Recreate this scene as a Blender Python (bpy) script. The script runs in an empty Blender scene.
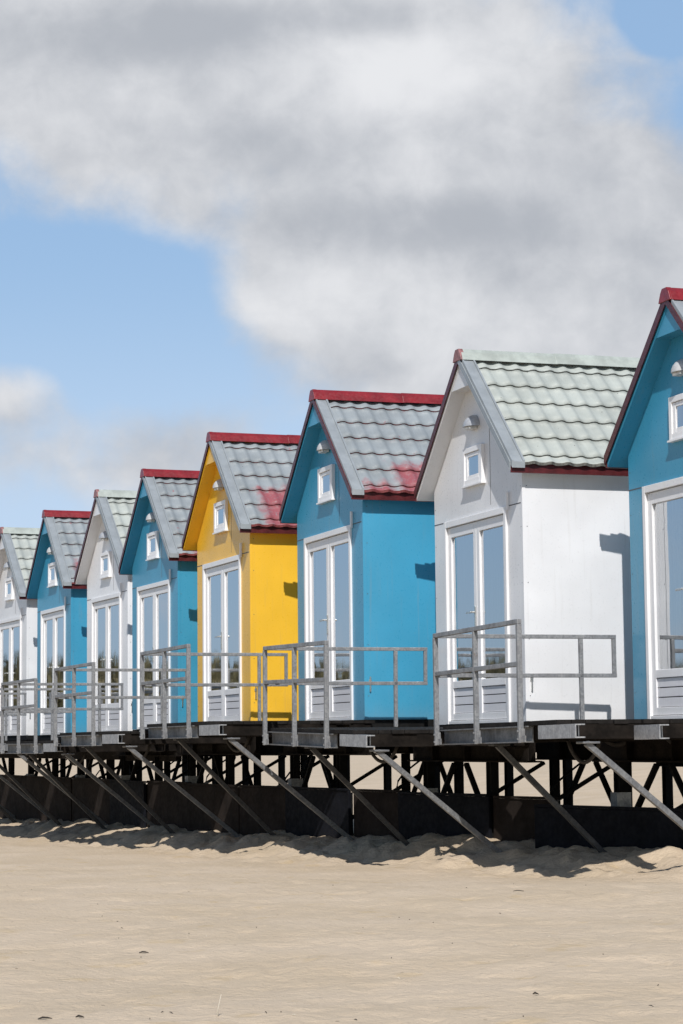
import bpy, bmesh, math, random
import numpy as np
from mathutils import Vector, Matrix, noise

random.seed(4)
S = bpy.context.scene
COL = S.collection
Z0 = 1.0                       # camera height above the datum; dry sand lies near zero
PI = math.pi

# ------------------------------------------------------------------ helpers
def link(o, parent=None):
    COL.objects.link(o)
    if parent is not None:
        o.parent = parent
    return o

def tag(o, label=None, cat=None, group=None, kind=None):
    if label: o['label'] = label
    if cat: o['category'] = cat
    if group: o['group'] = group
    if kind: o['kind'] = kind
    return o

def empty(name, loc, rz=0.0, s=1.0):
    o = bpy.data.objects.new(name, None)
    o.empty_display_size = 0.2
    o.location = loc; o.rotation_euler = (0, 0, rz); o.scale = (s, s, s)
    return link(o)

class MB:
    def __init__(self): self.v = []; self.f = []; self.m = []
    def poly(self, pts, m=0):
        n = len(self.v); self.v += [tuple(p) for p in pts]
        self.f.append(tuple(range(n, n + len(pts)))); self.m.append(m)
    def prism(self, loop, a, b, axis='y', m=0):
        """extrude a closed 2-D loop between a and b along an axis"""
        def P(p, t):
            if axis == 'y': return (p[0], t, p[1])
            if axis == 'x': return (t, p[0], p[1])
            return (p[0], p[1], t)
        n = len(self.v); k = len(loop)
        self.v += [P(p, a) for p in loop] + [P(p, b) for p in loop]
        self.f.append(tuple(range(n, n + k))); self.m.append(m)
        self.f.append(tuple(range(n + 2 * k - 1, n + k - 1, -1))); self.m.append(m)
        for i in range(k):
            j = (i + 1) % k
            self.f.append((n + i, n + k + i, n + k + j, n + j)); self.m.append(m)
    def box(self, x0, x1, y0, y1, z0, z1, m=0):
        self.prism([(x0, y0), (x1, y0), (x1, y1), (x0, y1)], z0, z1, 'z', m)
    def bar(self, p, q, w, h=None, m=0, up=(0, 0, 1)):
        """square bar from p to q"""
        h = h or w
        p = Vector(p); q = Vector(q); d = (q - p).normalized()
        s = d.cross(Vector(up))
        if s.length < 1e-4: s = d.cross(Vector((1, 0, 0)))
        s.normalize(); t = s.cross(d)
        n = len(self.v)
        for c in (p, q):
            for a, b in ((-1, -1), (1, -1), (1, 1), (-1, 1)):
                self.v.append(tuple(c + s * (a * w / 2) + t * (b * h / 2)))
        for f in ((3, 2, 1, 0), (4, 5, 6, 7), (0, 1, 5, 4), (1, 2, 6, 5), (2, 3, 7, 6), (3, 0, 4, 7)):
            self.f.append(tuple(n + i for i in f)); self.m.append(m)
    def tube(self, pts, r, seg=8, m=0):
        pts = [Vector(p) for p in pts]; n0 = len(self.v)
        for i, p in enumerate(pts):
            d = (pts[min(i + 1, len(pts) - 1)] - pts[max(i - 1, 0)]).normalized()
            a = d.cross(Vector((0.13, 0.21, 1))).normalized(); b = d.cross(a)
            rr = r[i] if isinstance(r, (list, tuple)) else r
            for k in range(seg):
                t = 2 * PI * k / seg
                self.v.append(tuple(p + a * (rr * math.cos(t)) + b * (rr * math.sin(t))))
        for i in range(len(pts) - 1):
            for k in range(seg):
                l = (k + 1) % seg; A = n0 + i * seg; B = A + seg
                self.f.append((A + k, A + l, B + l, B + k)); self.m.append(m)
        self.f.append(tuple(n0 + k for k in range(seg - 1, -1, -1))); self.m.append(m)
        e = n0 + (len(pts) - 1) * seg
        self.f.append(tuple(e + k for k in range(seg))); self.m.append(m)
    def build(self, name, mats, parent=None, smooth=False, bevel=0.0, fix=True):
        me = bpy.data.meshes.new(name)
        me.from_pydata(self.v, [], self.f)
        if not isinstance(mats, (list, tuple)): mats = [mats]
        for x in mats: me.materials.append(x)
        me.polygons.foreach_set('material_index', self.m)
        if smooth: me.polygons.foreach_set('use_smooth', [True] * len(self.f))
        me.update()
        if fix:
            b = bmesh.new(); b.from_mesh(me)
            bmesh.ops.recalc_face_normals(b, faces=b.faces[:]); b.to_mesh(me); b.free()
        o = bpy.data.objects.new(name, me); link(o, parent)
        if bevel:
            md = o.modifiers.new('Bevel', 'BEVEL'); md.width = bevel; md.segments = 2; md.limit_method = 'ANGLE'
            md.harden_normals = False
        return o

# ------------------------------------------------------------------ materials
class NT:
    def __init__(self, name):
        self.mat = bpy.data.materials.new(name); self.mat.use_nodes = True
        self.t = self.mat.node_tree; self.t.nodes.clear()
        self.out = self.n('ShaderNodeOutputMaterial')
    def n(self, k, **kw):
        x = self.t.nodes.new(k)
        for a, b in kw.items(): setattr(x, a, b)
        return x
    def l(self, a, b): self.t.links.new(a, b)
    def val(self, sock, v):
        if hasattr(v, 'links') or isinstance(v, bpy.types.NodeSocket): self.l(v, sock)
        else: sock.default_value = v
    def math(self, op, a, b=0.0, c=0.0, clamp=False):
        x = self.n('ShaderNodeMath', operation=op, use_clamp=clamp)
        for i, v in enumerate((a, b, c)): self.val(x.inputs[i], v)
        return x.outputs[0]
    def mix(self, f, a, b, blend='MIX'):
        x = self.n('ShaderNodeMix', data_type='RGBA', blend_type=blend)
        self.val(x.inputs[0], f)
        for i, v in ((6, a), (7, b)):
            self.val(x.inputs[i], v if isinstance(v, bpy.types.NodeSocket) else (*v, 1.0) if len(v) == 3 else v)
        return x.outputs[2]
    def obj(self):
        return self.n('ShaderNodeTexCoord').outputs['Object']
    def mapping(self, vec, scale=(1, 1, 1), loc=(0, 0, 0)):
        m = self.n('ShaderNodeMapping'); m.inputs['Scale'].default_value = scale; m.inputs['Location'].default_value = loc
        self.l(vec, m.inputs['Vector']); return m.outputs[0]
    def noise(self, vec, scale, detail=4, rough=0.55, dist=0.0):
        x = self.n('ShaderNodeTexNoise'); self.l(vec, x.inputs['Vector'])
        x.inputs['Scale'].default_value = scale; x.inputs['Detail'].default_value = detail
        x.inputs['Roughness'].default_value = rough; x.inputs['Distortion'].default_value = dist
        return x.outputs['Fac']
    def ramp(self, f, lo, hi, a=0.0, b=1.0):
        x = self.n('ShaderNodeMapRange', interpolation_type='SMOOTHSTEP'); self.val(x.inputs[0], f)
        for i, v in enumerate((lo, hi, a, b)): x.inputs[i + 1].default_value = v
        return x.outputs[0]
    def bump(self, h, strength, dist=0.01, normal=None):
        x = self.n('ShaderNodeBump'); x.inputs['Strength'].default_value = strength; x.inputs['Distance'].default_value = dist
        self.l(h, x.inputs['Height'])
        if normal is not None: self.l(normal, x.inputs['Normal'])
        return x.outputs[0]
    def bsdf(self, base, rough=0.5, metal=0.0, spec=0.5, normal=None, **kw):
        x = self.n('ShaderNodeBsdfPrincipled')
        self.val(x.inputs['Base Color'], base if isinstance(base, bpy.types.NodeSocket) else (*base, 1.0))
        self.val(x.inputs['Roughness'], rough); self.val(x.inputs['Metallic'], metal)
        x.inputs['Specular IOR Level'].default_value = spec
        for k, v in kw.items(): self.val(x.inputs[k.replace('_', ' ')], v)
        if normal is not None: self.l(normal, x.inputs['Normal'])
        self.l(x.outputs[0], self.out.inputs[0]); return x

def mul(c, k): return tuple(min(1, x * k) for x in c)

def paint(name, col, rough=0.42, dirt=0.25, seed=0.0, grime=(0.30, 0.27, 0.22), spec=0.6):
    """painted cladding: faint cloudy fading, vertical weather streaks, a dirty foot, small stains"""
    m = NT(name); P = m.obj(); P = m.mapping(P, (1, 1, 1), (seed, seed * 1.7, 0))
    big = m.noise(P, 1.3, 3); fine = m.noise(P, 42, 3, 0.7)
    st = m.noise(m.mapping(P, (9, 9, 0.55)), 2.2, 4, 0.6)
    c = m.mix(m.ramp(big, 0.3, 0.75), mul(col, 0.93), mul(col, 1.05))
    c = m.mix(m.math('MULTIPLY', m.ramp(st, 0.54, 0.78), dirt * 0.55), c, grime)
    sp = m.noise(P, 17, 2, 0.5)
    c = m.mix(m.math('MULTIPLY', m.ramp(sp, 0.74, 0.80), dirt * 0.4), c, mul(grime, 0.7))
    sep = m.n('ShaderNodeSeparateXYZ'); m.l(P, sep.inputs[0])
    foot = m.ramp(m.math('ADD', sep.outputs[2], m.math('MULTIPLY', st, 0.25)), 0.06, 0.34, 1, 0)
    c = m.mix(m.math('MULTIPLY', foot, dirt * 0.55), c, grime)
    r = m.ramp(fine, 0.3, 0.7, rough - 0.06, rough + 0.1)
    h = m.math('ADD', m.math('MULTIPLY', fine, 0.25), m.math('MULTIPLY', big, 1.0))
    m.bsdf(c, r, 0, spec, m.bump(h, 0.07, 0.012))
    return m.mat

def plain(name, col, rough=0.5, metal=0.0, var=0.25, scale=14, bump=0.2, spec=0.5):
    m = NT(name); P = m.obj(); a = m.noise(P, scale, 5, 0.62); b = m.noise(P, scale * 7, 3)
    c = m.mix(m.ramp(a, 0.3, 0.72), mul(col, 1 - var), mul(col, 1 + var * 0.6))
    m.bsdf(c, m.ramp(b, 0.3, 0.7, max(0.05, rough - 0.08), rough + 0.12), metal, spec, m.bump(a, bump, 0.006))
    return m.mat

def galvanised(name, k=1.0):
    m = NT(name); P = m.obj()
    v = m.n('ShaderNodeTexVoronoi'); m.l(P, v.inputs['Vector']); v.inputs['Scale'].default_value = 55
    sep = m.n('ShaderNodeSeparateColor'); m.l(v.outputs['Color'], sep.inputs[0])
    a = m.noise(P, 6, 5, 0.65); st = m.noise(m.mapping(P, (20, 20, 3)), 1.6, 4)
    c = m.mix(sep.outputs[0], mul((0.33, 0.34, 0.36), k), mul((0.50, 0.51, 0.52), k))
    c = m.mix(m.ramp(a, 0.42, 0.72, 0, 0.55), c, mul((0.19, 0.19, 0.20), k))
    c = m.mix(m.ramp(st, 0.55, 0.7, 0, 0.5), c, mul((0.62, 0.62, 0.62), k))
    rs = m.noise(P, 9, 4, 0.7)
    c = m.mix(m.ramp(rs, 0.66, 0.74, 0, 0.45), c, (0.16, 0.09, 0.05))
    m.bsdf(c, m.ramp(a, 0.3, 0.7, 0.38, 0.6), 0.35, 0.5, m.bump(a, 0.15, 0.004))
    return m.mat

def roof_tile(name, top, under, patches, wear=0.5, seed=0.0):
    """coated steel tile sheet: the grey top coat has worn down to the red below in patches"""
    m = NT(name); P = m.obj(); N = m.mapping(P, (1, 1, 1), (seed, seed * 2.1, seed))
    a = m.noise(N, 2.6, 5, 0.6); f = m.noise(N, 24, 4, 0.7); st = m.noise(m.mapping(N, (2.2, 14, 2.2)), 1.5, 4, 0.6)
    c = m.mix(m.ramp(a, 0.3, 0.7), mul(top, 0.86), mul(top, 1.1))
    c = m.mix(m.ramp(st, 0.5, 0.75, 0, 0.35), c, mul(top, 1.2))
    sep = m.n('ShaderNodeSeparateXYZ'); m.l(P, sep.inputs[0])
    tot = None
    e = m.noise(N, 7, 4, 0.65)
    for (x0, x1, y0, y1) in patches:
        def soft(s, lo, hi, w):
            j = m.math('ADD', s, m.math('MULTIPLY_ADD', e, 0.30, -0.15))
            return m.math('MULTIPLY', m.ramp(j, lo - w, lo + w), m.ramp(j, hi - w, hi + w, 1, 0))
        k = m.math('MULTIPLY', soft(sep.outputs[0], x0, x1, 0.07), soft(sep.outputs[1], y0, y1, 0.09))
        tot = k if tot is None else m.math('MAXIMUM', tot, k)
    w = m.noise(N, 5.5, 5, 0.7)
    sc = m.math('MULTIPLY', m.ramp(w, 0.70 - 0.10 * wear, 0.76 - 0.08 * wear), 0.75)
    tot = sc if tot is None else m.math('MAXIMUM', m.math('MULTIPLY', tot, m.ramp(f, 0.25, 0.5, 0.45, 0.92)), sc)
    c = m.mix(tot, c, under)
    dots = m.n('ShaderNodeTexVoronoi'); m.l(m.mapping(N, (3.2, 3.2, 3.2)), dots.inputs['Vector']); dots.inputs['Scale'].default_value = 2.2
    c = m.mix(m.ramp(dots.outputs['Distance'], 0.035, 0.055, 0.8, 0), c, (0.06, 0.055, 0.05))
    m.bsdf(c, m.ramp(f, 0.3, 0.7, 0.48, 0.68), 0.0, 0.35, m.bump(f, 0.15, 0.004))
    return m.mat

def glass(name):
    m = NT(name)
    P = m.obj(); n = m.noise(P, 1.7, 2)
    nb = m.bump(n, 0.05, 0.02)
    fr = m.n('ShaderNodeFresnel'); fr.inputs['IOR'].default_value = 2.5
    tr = m.n('ShaderNodeBsdfTransparent'); tr.inputs[0].default_value = (0.84, 0.90, 0.95, 1)
    gl = m.n('ShaderNodeBsdfGlossy'); gl.inputs['Roughness'].default_value = 0.02; m.l(nb, gl.inputs['Normal'])
    gl.inputs['Color'].default_value = (0.95, 0.97, 1, 1)
    mx = m.n('ShaderNodeMixShader'); m.l(m.math('ADD', fr.outputs[0], 0.32, clamp=True), mx.inputs[0]); m.l(tr.outputs[0], mx.inputs[1]); m.l(gl.outputs[0], mx.inputs[2])
    m.l(mx.outputs[0], m.out.inputs[0])
    return m.mat

def curtain_mat(name, col):
    m = NT(name); P = m.obj()
    w = m.noise(m.mapping(P, (16, 16, 0.6)), 1.8, 3); f = m.noise(P, 180, 2)
    c = m.mix(m.ramp(w, 0.3, 0.7), mul(col, 0.86), mul(col, 1.06))
    m.bsdf(c, 0.85, 0, 0.1, m.bump(w, 0.6, 0.03))
    return m.mat

BLUE = (0.050, 0.300, 0.480); YELL = (0.87, 0.50, 0.036); WHIT = (0.79, 0.795, 0.81)
PAL = {'blue': BLUE, 'yellow': YELL, 'white': WHIT}
M = {}
for k, c in PAL.items():
    M[k] = [paint('%s cladding %d' % (k, i), mul(c, (1.0, 0.96, 1.04)[i]), 0.32, 0.30 if k != 'white' else 0.22, 3.1 * i + len(k)) for i in range(3)]
M['trim_white'] = paint('white painted joinery', (0.82, 0.82, 0.83), 0.32, 0.18, 1.3)
M['panel_white'] = paint('white door panel', (0.74, 0.74, 0.77), 0.4, 0.3, 5.3)
M['seam'] = plain('dark panel joint', (0.10, 0.10, 0.11), 0.7)
M['maroon'] = plain('maroon coated steel', (0.085, 0.012, 0.014), 0.38, 0, 0.35, 9)
M['red'] = plain('red coated steel ridge', (0.215, 0.016, 0.022), 0.36, 0, 0.30, 5, 0.15)
M['palegreen'] = plain('pale green coated steel', (0.38, 0.42, 0.39), 0.45, 0, 0.18, 6)
M['pinkred'] = plain('faded pink red steel', (0.30, 0.14, 0.14), 0.5, 0, 0.45, 30)
M['flash'] = plain('blue grey steel flashing', (0.30, 0.33, 0.35), 0.42, 0.1, 0.16, 4, 0.1)
M['edge_red'] = plain('red cut edge of tiles', (0.20, 0.045, 0.047), 0.5, 0, 0.5, 30)
M['edge_dark'] = plain('dark cut edge of tiles', (0.14, 0.14, 0.125), 0.6, 0, 0.6, 22)
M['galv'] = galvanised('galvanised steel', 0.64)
M['galv_web'] = galvanised('shade toned galvanised channel', 0.38)  # shade below the top flange is put into this colour
M['galv_dark'] = galvanised('shade toned galvanised strut', 0.46)  # strut colour darkened for the shade below the decks
M['galv_shaded'] = galvanised('shaded galvanised strut', 0.16)  # shaded copy of the strut steel
M['galv_lit'] = galvanised('sunlit toned galvanised steel', 0.88)  # lit copy: sunlight put into the tone of beam ends and stilt plates
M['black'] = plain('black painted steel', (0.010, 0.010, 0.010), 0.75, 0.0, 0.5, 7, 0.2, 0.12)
M['shade_steel'] = plain('dark steel with deck shade', (0.014, 0.011, 0.009), 0.8, 0.0, 0.6, 7, 0.2, 0.12)  # near-black tone holds the under-deck shade as well as dark steel
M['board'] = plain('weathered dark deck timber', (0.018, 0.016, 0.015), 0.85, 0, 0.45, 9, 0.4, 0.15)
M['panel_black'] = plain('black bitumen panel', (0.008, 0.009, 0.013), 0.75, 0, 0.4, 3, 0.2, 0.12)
M['panel_brown'] = plain('brown stained panel', (0.026, 0.020, 0.017), 0.85, 0, 0.4, 3, 0.2, 0.12)
M['steel'] = plain('brushed steel handle', (0.62, 0.62, 0.60), 0.28, 0.9, 0.1)
M['lampbody'] = plain('grey lamp housing', (0.42, 0.44, 0.47), 0.35, 0.2, 0.2)
M['lampwhite'] = plain('white lamp housing', (0.50, 0.51, 0.52), 0.4, 0.0, 0.2)
M['diffuser'] = plain('frosted lamp glass', (0.75, 0.75, 0.72), 0.3)
M['hose'] = plain('grey brown flexible hose', (0.035, 0.030, 0.026), 0.7, 0, 0.3)
M['glass'] = glass('window glass')
M['curt_blue'] = curtain_mat('pale net curtain', (0.22, 0.29, 0.36))
M['curt_beige'] = curtain_mat('beige roller blind', (0.80, 0.75, 0.67))
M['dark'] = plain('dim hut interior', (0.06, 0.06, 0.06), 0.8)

# ------------------------------------------------------------------ fitted placement
# x, y, z(floor, relative to the eye), yaw, size factor, ridge lift, eave lift, window lift
HUTS = [
 (3.104, 19.544, 0.200, 0.322, 1.011, 0.004, -0.015, 0.000),
 (1.378, 22.354, 0.200, 0.326, 0.993, 0.039, 0.031, -0.032),
 (-0.151, 25.281, 0.270, 0.323, 1.018, -0.055, -0.021, 0.005),
 (-1.539, 28.295, 0.274, 0.346, 0.990, -0.005, -0.017, 0.022),
 (-2.686, 31.394, 0.252, 0.370, 0.968, 0.023, -0.018, 0.022),
 (-3.699, 34.508, 0.225, 0.377, 1.001, -0.004, 0.021, -0.054),
 (-4.930, 37.544, 0.216, 0.371, 1.006, -0.002, -0.002, 0.037),
 (-6.137, 40.597, 0.223, 0.400, 1.009, -0.001, 0.020, 0.000)]
TERR = [
 (0.869, 20.302, 0.187, 0.293), (-0.804, 23.035, 0.155, 0.316), (-2.359, 26.026, 0.263, 0.333),
 (-3.760, 28.958, 0.190, 0.349), (-4.924, 31.986, 0.096, 0.367), (-6.02, 35.02, 0.11, 0.372),
 (-7.22, 38.02, 0.12, 0.372), (-8.42, 41.05, 0.12, 0.39)]
KIND = ['blue', 'white', 'blue', 'yellow', 'blue', 'white', 'blue', 'white']
LABEL = [
 'blue beach hut cut off by the right edge, with a beige blind in its door',
 'largest white beach hut with pale green tiled roof, nearest of the white huts',
 'blue beach hut with grey tiled roof between the yellow and big white huts',
 'yellow beach hut with white double doors, the only yellow one in the row',
 'blue beach hut directly left of the yellow hut, red ridge on its grey roof',
 'smaller white beach hut with pale green roof standing between two blue huts',
 'farthest and smallest blue beach hut, with red ridge and red patch on its roof',
 'white beach hut with pale green roof cut off by the left edge']
W2 = 1.195; DEPTH = 2.85; OV = 0.162; EU = 1.305

# ------------------------------------------------------------------ one beach hut
def tile_sheet(side, zA, zE, y0, y1, matTop, matEdge, parent):
    L = math.hypot(EU + 0.035, zA - zE); ux = (EU + 0.035) / L; uz = -(zA - zE) / L
    nx, nz = -uz, ux
    rows = [0.05]; step = 0.305; first = 0.20
    t = first
    while t < L - 0.08: rows.append(t); t += step
    rows.append(L)
    per = 0.182; nper = 14
    ny = int((y1 - y0) / per * nper) + 1
    ys = [y0 + (y1 - y0) * i / (ny - 1) for i in range(ny)]
    def wave(y):
        p = (y / per) % 1.0
        return 0.020 * (math.sin(PI * p / 0.62) ** 1.2 if p < 0.62 else -0.18 * math.sin(PI * (p - 0.62) / 0.38))
    lines = []     # (t, lift, starts_row)
    for a, b in zip(rows[:-1], rows[1:]):
        for k in range(4): lines.append((a + (b - a) * k / 3, 0.003 + 0.016 * k / 3, k == 0))
    mb = MB(); v = mb.v
    for (t, h, s) in lines:
        for j, y in enumerate(ys):
            w = wave(y)
            # tile noses droop a little along the wave
            tt = t + (0.008 * (w / 0.02) if not s else 0.0)
            hh = h + w + 0.0015 * noise.noise(Vector((t * 5, y * 6, side * 9)))
            v.append((side * (ux * tt + nx * hh), y, zA + uz * tt + nz * hh))
    for i in range(len(lines) - 1):
        edge = lines[i + 1][2]
        for j in range(ny - 1):
            a = i * ny + j
            mb.f.append((a, a + 1, a + ny + 1, a + ny)); mb.m.append(1 if edge else 0)
    # turned down lip at the eave
    i = len(lines) - 1; n = len(v)
    for j in range(ny):
        q = v[i * ny + j]; v.append((q[0] - side * 0.004, q[1], q[2] - 0.028))
    for j in range(ny - 1):
        mb.f.append((i * ny + j, i * ny + j + 1, n + j + 1, n + j)); mb.m.append(1)
    o = mb.build('roof_tiles', [matTop, matEdge], parent)
    me = o.data
    for p in me.polygons: p.use_smooth = (p.material_index == 0)
    return o

def make_hut(i):
    x, y, z, a, s, dP, dE, dW = HUTS[i]; kind = KIND[i]
    r = empty('beach_hut', (x, y, z + Z0), a - PI / 2, s)
    tag(r, LABEL[i], 'beach hut', 'beach huts in a row on stilts')
    cm = M[kind][i % 3]
    zA = 3.722 + dP; zT = 2.472 + dE; zB = 2.385 + dE
    sl = (zA - zT) / EU; zs = lambda u: zA - 0.085 - sl * abs(u)        # underside of roof boards
    d0, d1, dz = -0.868, 0.800, 2.12
    # walls, door opening left free in the front
    b = MB(); e = 0.012
    b.poly([(-W2, 0, 0), (d0, 0, 0), (d0, 0, dz), (-W2, 0, dz)])
    b.poly([(d1, 0, 0), (W2, 0, 0), (W2, 0, dz), (d1, 0, dz)])
    b.poly([(-W2, 0, dz), (W2, 0, dz), (W2, 0, zs(W2) + e), (0, 0, zs(0) + e), (-W2, 0, zs(W2) + e)])
    b.poly([(W2, 0, 0), (W2, DEPTH, 0), (W2, DEPTH, zs(W2) + e), (W2, 0, zs(W2) + e)])
    b.poly([(-W2, 0, 0), (-W2, DEPTH, 0), (-W2, DEPTH, zs(W2) + e), (-W2, 0, zs(W2) + e)])
    b.poly([(-W2, DEPTH, 0), (W2, DEPTH, 0), (W2, DEPTH, zs(W2) + e), (0, DEPTH, zs(0) + e), (-W2, DEPTH, zs(W2) + e)])
    b.poly([(-W2, 0, 0), (W2, 0, 0), (W2, DEPTH, 0), (-W2, DEPTH, 0)], 1)
    # joints between cladding sheets, and fixing screws
    def seam(x0, x1, y0, y1, z0, z1): b.box(x0, x1, y0, y1, z0, z1, 1)
    seam(-W2, d0 - 0.06, -0.002, 0.001, 2.135, 2.145); seam(d1 + 0.06, W2, -0.002, 0.001, 2.135, 2.145)
    seam(0.385, 0.391, -0.002, 0.001, 2.2, zs(0.39) - 0.002)
    seam(W2 - 0.001, W2 + 0.002, 1.22, 1.226, 0.02, 2.36)
    for zz in (0.25, 0.8, 1.35, 1.9, 2.3):
        b.box(W2, W2 + 0.003, 0.040, 0.048, zz, zz + 0.008, 1)
        b.box(-W2 + 0.03, -W2 + 0.038, -0.003, 0, zz, zz + 0.008, 1)
        b.box(W2 - 0.045, W2 - 0.037, -0.003, 0, zz, zz + 0.008, 1)
    b.build('wall', [cm, M['seam']], r)
    c = MB()
    c.box(W2 - 0.028, W2 + 0.006, -0.006, -0.0025, 0.01, zB - 0.005); c.box(W2 + 0.0025, W2 + 0.006, -0.0025, 0.03, 0.01, zB - 0.005)
    c.build('corner_trim', cm, r)
    f = MB()
    f.box(-W2 - 0.004, W2 + 0.004, 0.004, DEPTH + 0.004, -0.085, -0.003)
    f.build('floor_frame', M['black'], r)
    # ---- roof
    y0, y1 = -OV, DEPTH + OV
    R = MB()
    for sd in (-1, 1):
        loop = [(0, zA - 0.012), (0, zA - 0.085), (sd * EU, zs(EU)), (sd * EU, zT - 0.012)]
        R.prism(loop, y0, y1, 'y')
    hw = 0.24
    R.prism([(-hw, zs(hw) - 0.0), (hw, zs(hw) - 0.0), (0, zs(0) + 0.03)], y0 + 0.004, -0.001, 'y')
    roof = R.build('roof', cm, r)
    if kind == 'white':
        tm = roof_tile('pale green tiles %d' % i, (0.385, 0.415, 0.39), (0.28, 0.26, 0.22), [], 0.1, i * 2.3); em = M['edge_dark']; cap = M['palegreen']
    else:
        pat = {0: [(1.0, 1.4, 0.9, 2)], 2: [(0.98, 1.5, 0.42, 1.25), (1.26, 1.5, 0.0, 0.3)], 3: [(0.80, 1.5, 0.20, 1.6), (0.62, 1.0, 0.75, 1.6)],
               4: [(1.12, 1.5, 0.2, 1.5)], 6: [(0.92, 1.5, 0.12, 0.75)]}[i]
        tm = roof_tile('grey tiles %d' % i, (0.255, 0.285, 0.303), (0.29, 0.065, 0.080), pat, 0.55, i * 2.3); em = M['edge_red']; cap = M['red']
    for sd in (-1, 1): tile_sheet(sd, zA, zT, y0 + 0.112, y1, tm, em, roof)
    # ridge cap: an angular roll with a closed front end
    k = MB()
    prof = [(-0.122, zA - 0.035), (-0.080, zA + 0.050), (-0.045, zA + 0.090), (0.045, zA + 0.090), (0.080, zA + 0.050), (0.122, zA - 0.035), (0.09, zA - 0.03), (0, zA + 0.02), (-0.09, zA - 0.03)]
    n = 3
    for q in range(n):
        ya = y0 - 0.015 + (y1 - y0) * q / n; yb = y0 - 0.015 + (y1 - y0) * (q + 1) / n + 0.03
        g = 0.004 * (q % 2)
        k.prism([(p[0] * (1 + g * 6), p[1] + g) for p in prof], ya, yb, 'y')
    k.build('ridge_cap', cap, roof, bevel=0.006)
    k = MB(); k.prism([(p[0] * 0.98, p[1] + 0.003) for p in prof[:6]], y0 - 0.03, y0 + 0.02, 'y')
    k.build('ridge_end', M['pinkred'] if kind == 'white' else M['red'], roof, bevel=0.005)
    # verge flashings: flat strip on the slope and a lip down the front
    for sd in (-1, 1):
        t = MB(); nrm = math.hypot(1, sl)
        nx, nz = sl / nrm * 0.046, 1 / nrm * 0.046
        A = (sd * (0.07 + nx), zA - sl * 0.07 + nz); B = (sd * (EU + 0.02 + nx), zA - sl * (EU + 0.02) + nz)
        def down(p, q): return (p[0], p[1] - q)
        t.prism([A, B, down(B, 0.060), down(A, 0.060)], y0 - 0.012, y0 + 0.125, 'y')
        t.prism([down(A, -0.018), down(B, -0.018), B, A], y0 + 0.105, y0 + 0.125, 'y')
        t.prism([down(A, -0.012), down(B, -0.012), B, A], y0 - 0.012, y0 + 0.004, 'y')
        lm = M['maroon'] if (sd < 0 or kind == 'blue' and i in (0, 2)) else M['flash']
        t.build('verge_flashing', M['flash'] if sd > 0 else M['maroon'], roof)
        t = MB()
        A = (0 if sd < 0 else 0.0, zA + 0.03); B = (sd * (EU + 0.018), zA + 0.034 - sl * (EU + 0.018))
        wd = 0.082
        t.prism([A, B, down(B, wd), down(A, wd)], y0 - 0.022, y0 - 0.0125, 'y')
        t.build('verge_lip', lm, roof)
        q = MB(); q.box(min(sd * (EU + 0.003), sd * (EU + 0.020)), max(sd * (EU + 0.003), sd * (EU + 0.020)), y0 - 0.01, y1, zB - 0.004, zT + 0.006)
        q.build('eave_board', M['maroon'], roof)
    # ---- double door in a frame
    fr = MB()
    fr.box(d0 - 0.012, d0 + 0.045, -0.022, 0.09, 0.0, dz + 0.020); fr.box(d1 - 0.045, d1 + 0.012, -0.022, 0.09, 0.0, dz + 0.020)
    fr.box(d0 + 0.045, d1 - 0.045, -0.022, 0.09, dz - 0.045, dz + 0.020); fr.box(d0 + 0.045, d1 - 0.045, -0.016, 0.09, 0.0, 0.035)
    fr.build('door_frame', M['trim_white'], r, bevel=0.004)
    hi = MB(); hi.bar((d1 + 0.055, -0.018, dz - 0.02), (d1 + 0.055, -0.018, dz + 0.16), 0.022)
    hi.build('door_stay', M['trim_white'], r)
    mid = (d0 + d1) / 2
    ww = d1 - d0 - 0.09
    for q, (xa, xb) in enumerate(((d0 + 0.048, mid - 0.003), (mid + 0.003, d1 - 0.048))):
        g = MB(); yA, yB = 0.006, 0.056; za, zb = 0.04, dz - 0.05; st = 0.080
        g.box(xa, xa + st, yA, yB, za, zb); g.box(xb - st, xb, yA, yB, za, zb)
        g.box(xa + st, xb - st, yA, yB, zb - 0.105, zb); g.box(xa + st, xb - st, yA, yB, 0.375, 0.45)
        g.box(xa + st, xb - st, yA, yB, za, za + 0.07)
        leaf = g.build('door', M['trim_white'], r, bevel=0.004)
        p = MB()
        zz = [za + 0.07, 0.20, 0.288, 0.375]
        for j in range(3): p.box(xa + st, xb - st, yA + 0.014, yB - 0.006, zz[j] + 0.005, zz[j + 1] - 0.005)
        p.box(xa + st, xb - st, yB - 0.006, yB - 0.002, za + 0.07, 0.375, 1)
        p.build('panel', [M['panel_white'], M['seam']], leaf)
        gl = MB(); gl.poly([(xa + st, 0.030, 0.45), (xb - st, 0.030, 0.45), (xb - st, 0.030, zb - 0.105), (xa + st, 0.030, zb - 0.105)])
        gl.build('glass_pane', M['glass'], leaf, fix=False)
        cu = MB(); n = 22
        for j in range(n):
            u0 = xa + st + (xb - xa - 2 * st) * j / n; u1 = xa + st + (xb - xa - 2 * st) * (j + 1) / n
            w = lambda u: 0.075 + (0.010 * math.sin(u * 43 + i) if i else 0.0)
            cu.poly([(u0, w(u0), 0.42), (u1, w(u1), 0.42), (u1, w(u1), zb - 0.09), (u0, w(u0), zb - 0.09)])
        cu.build('blind' if i == 0 else 'curtain', M['curt_beige'] if i == 0 else M['curt_blue'], leaf, smooth=True)
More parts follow.
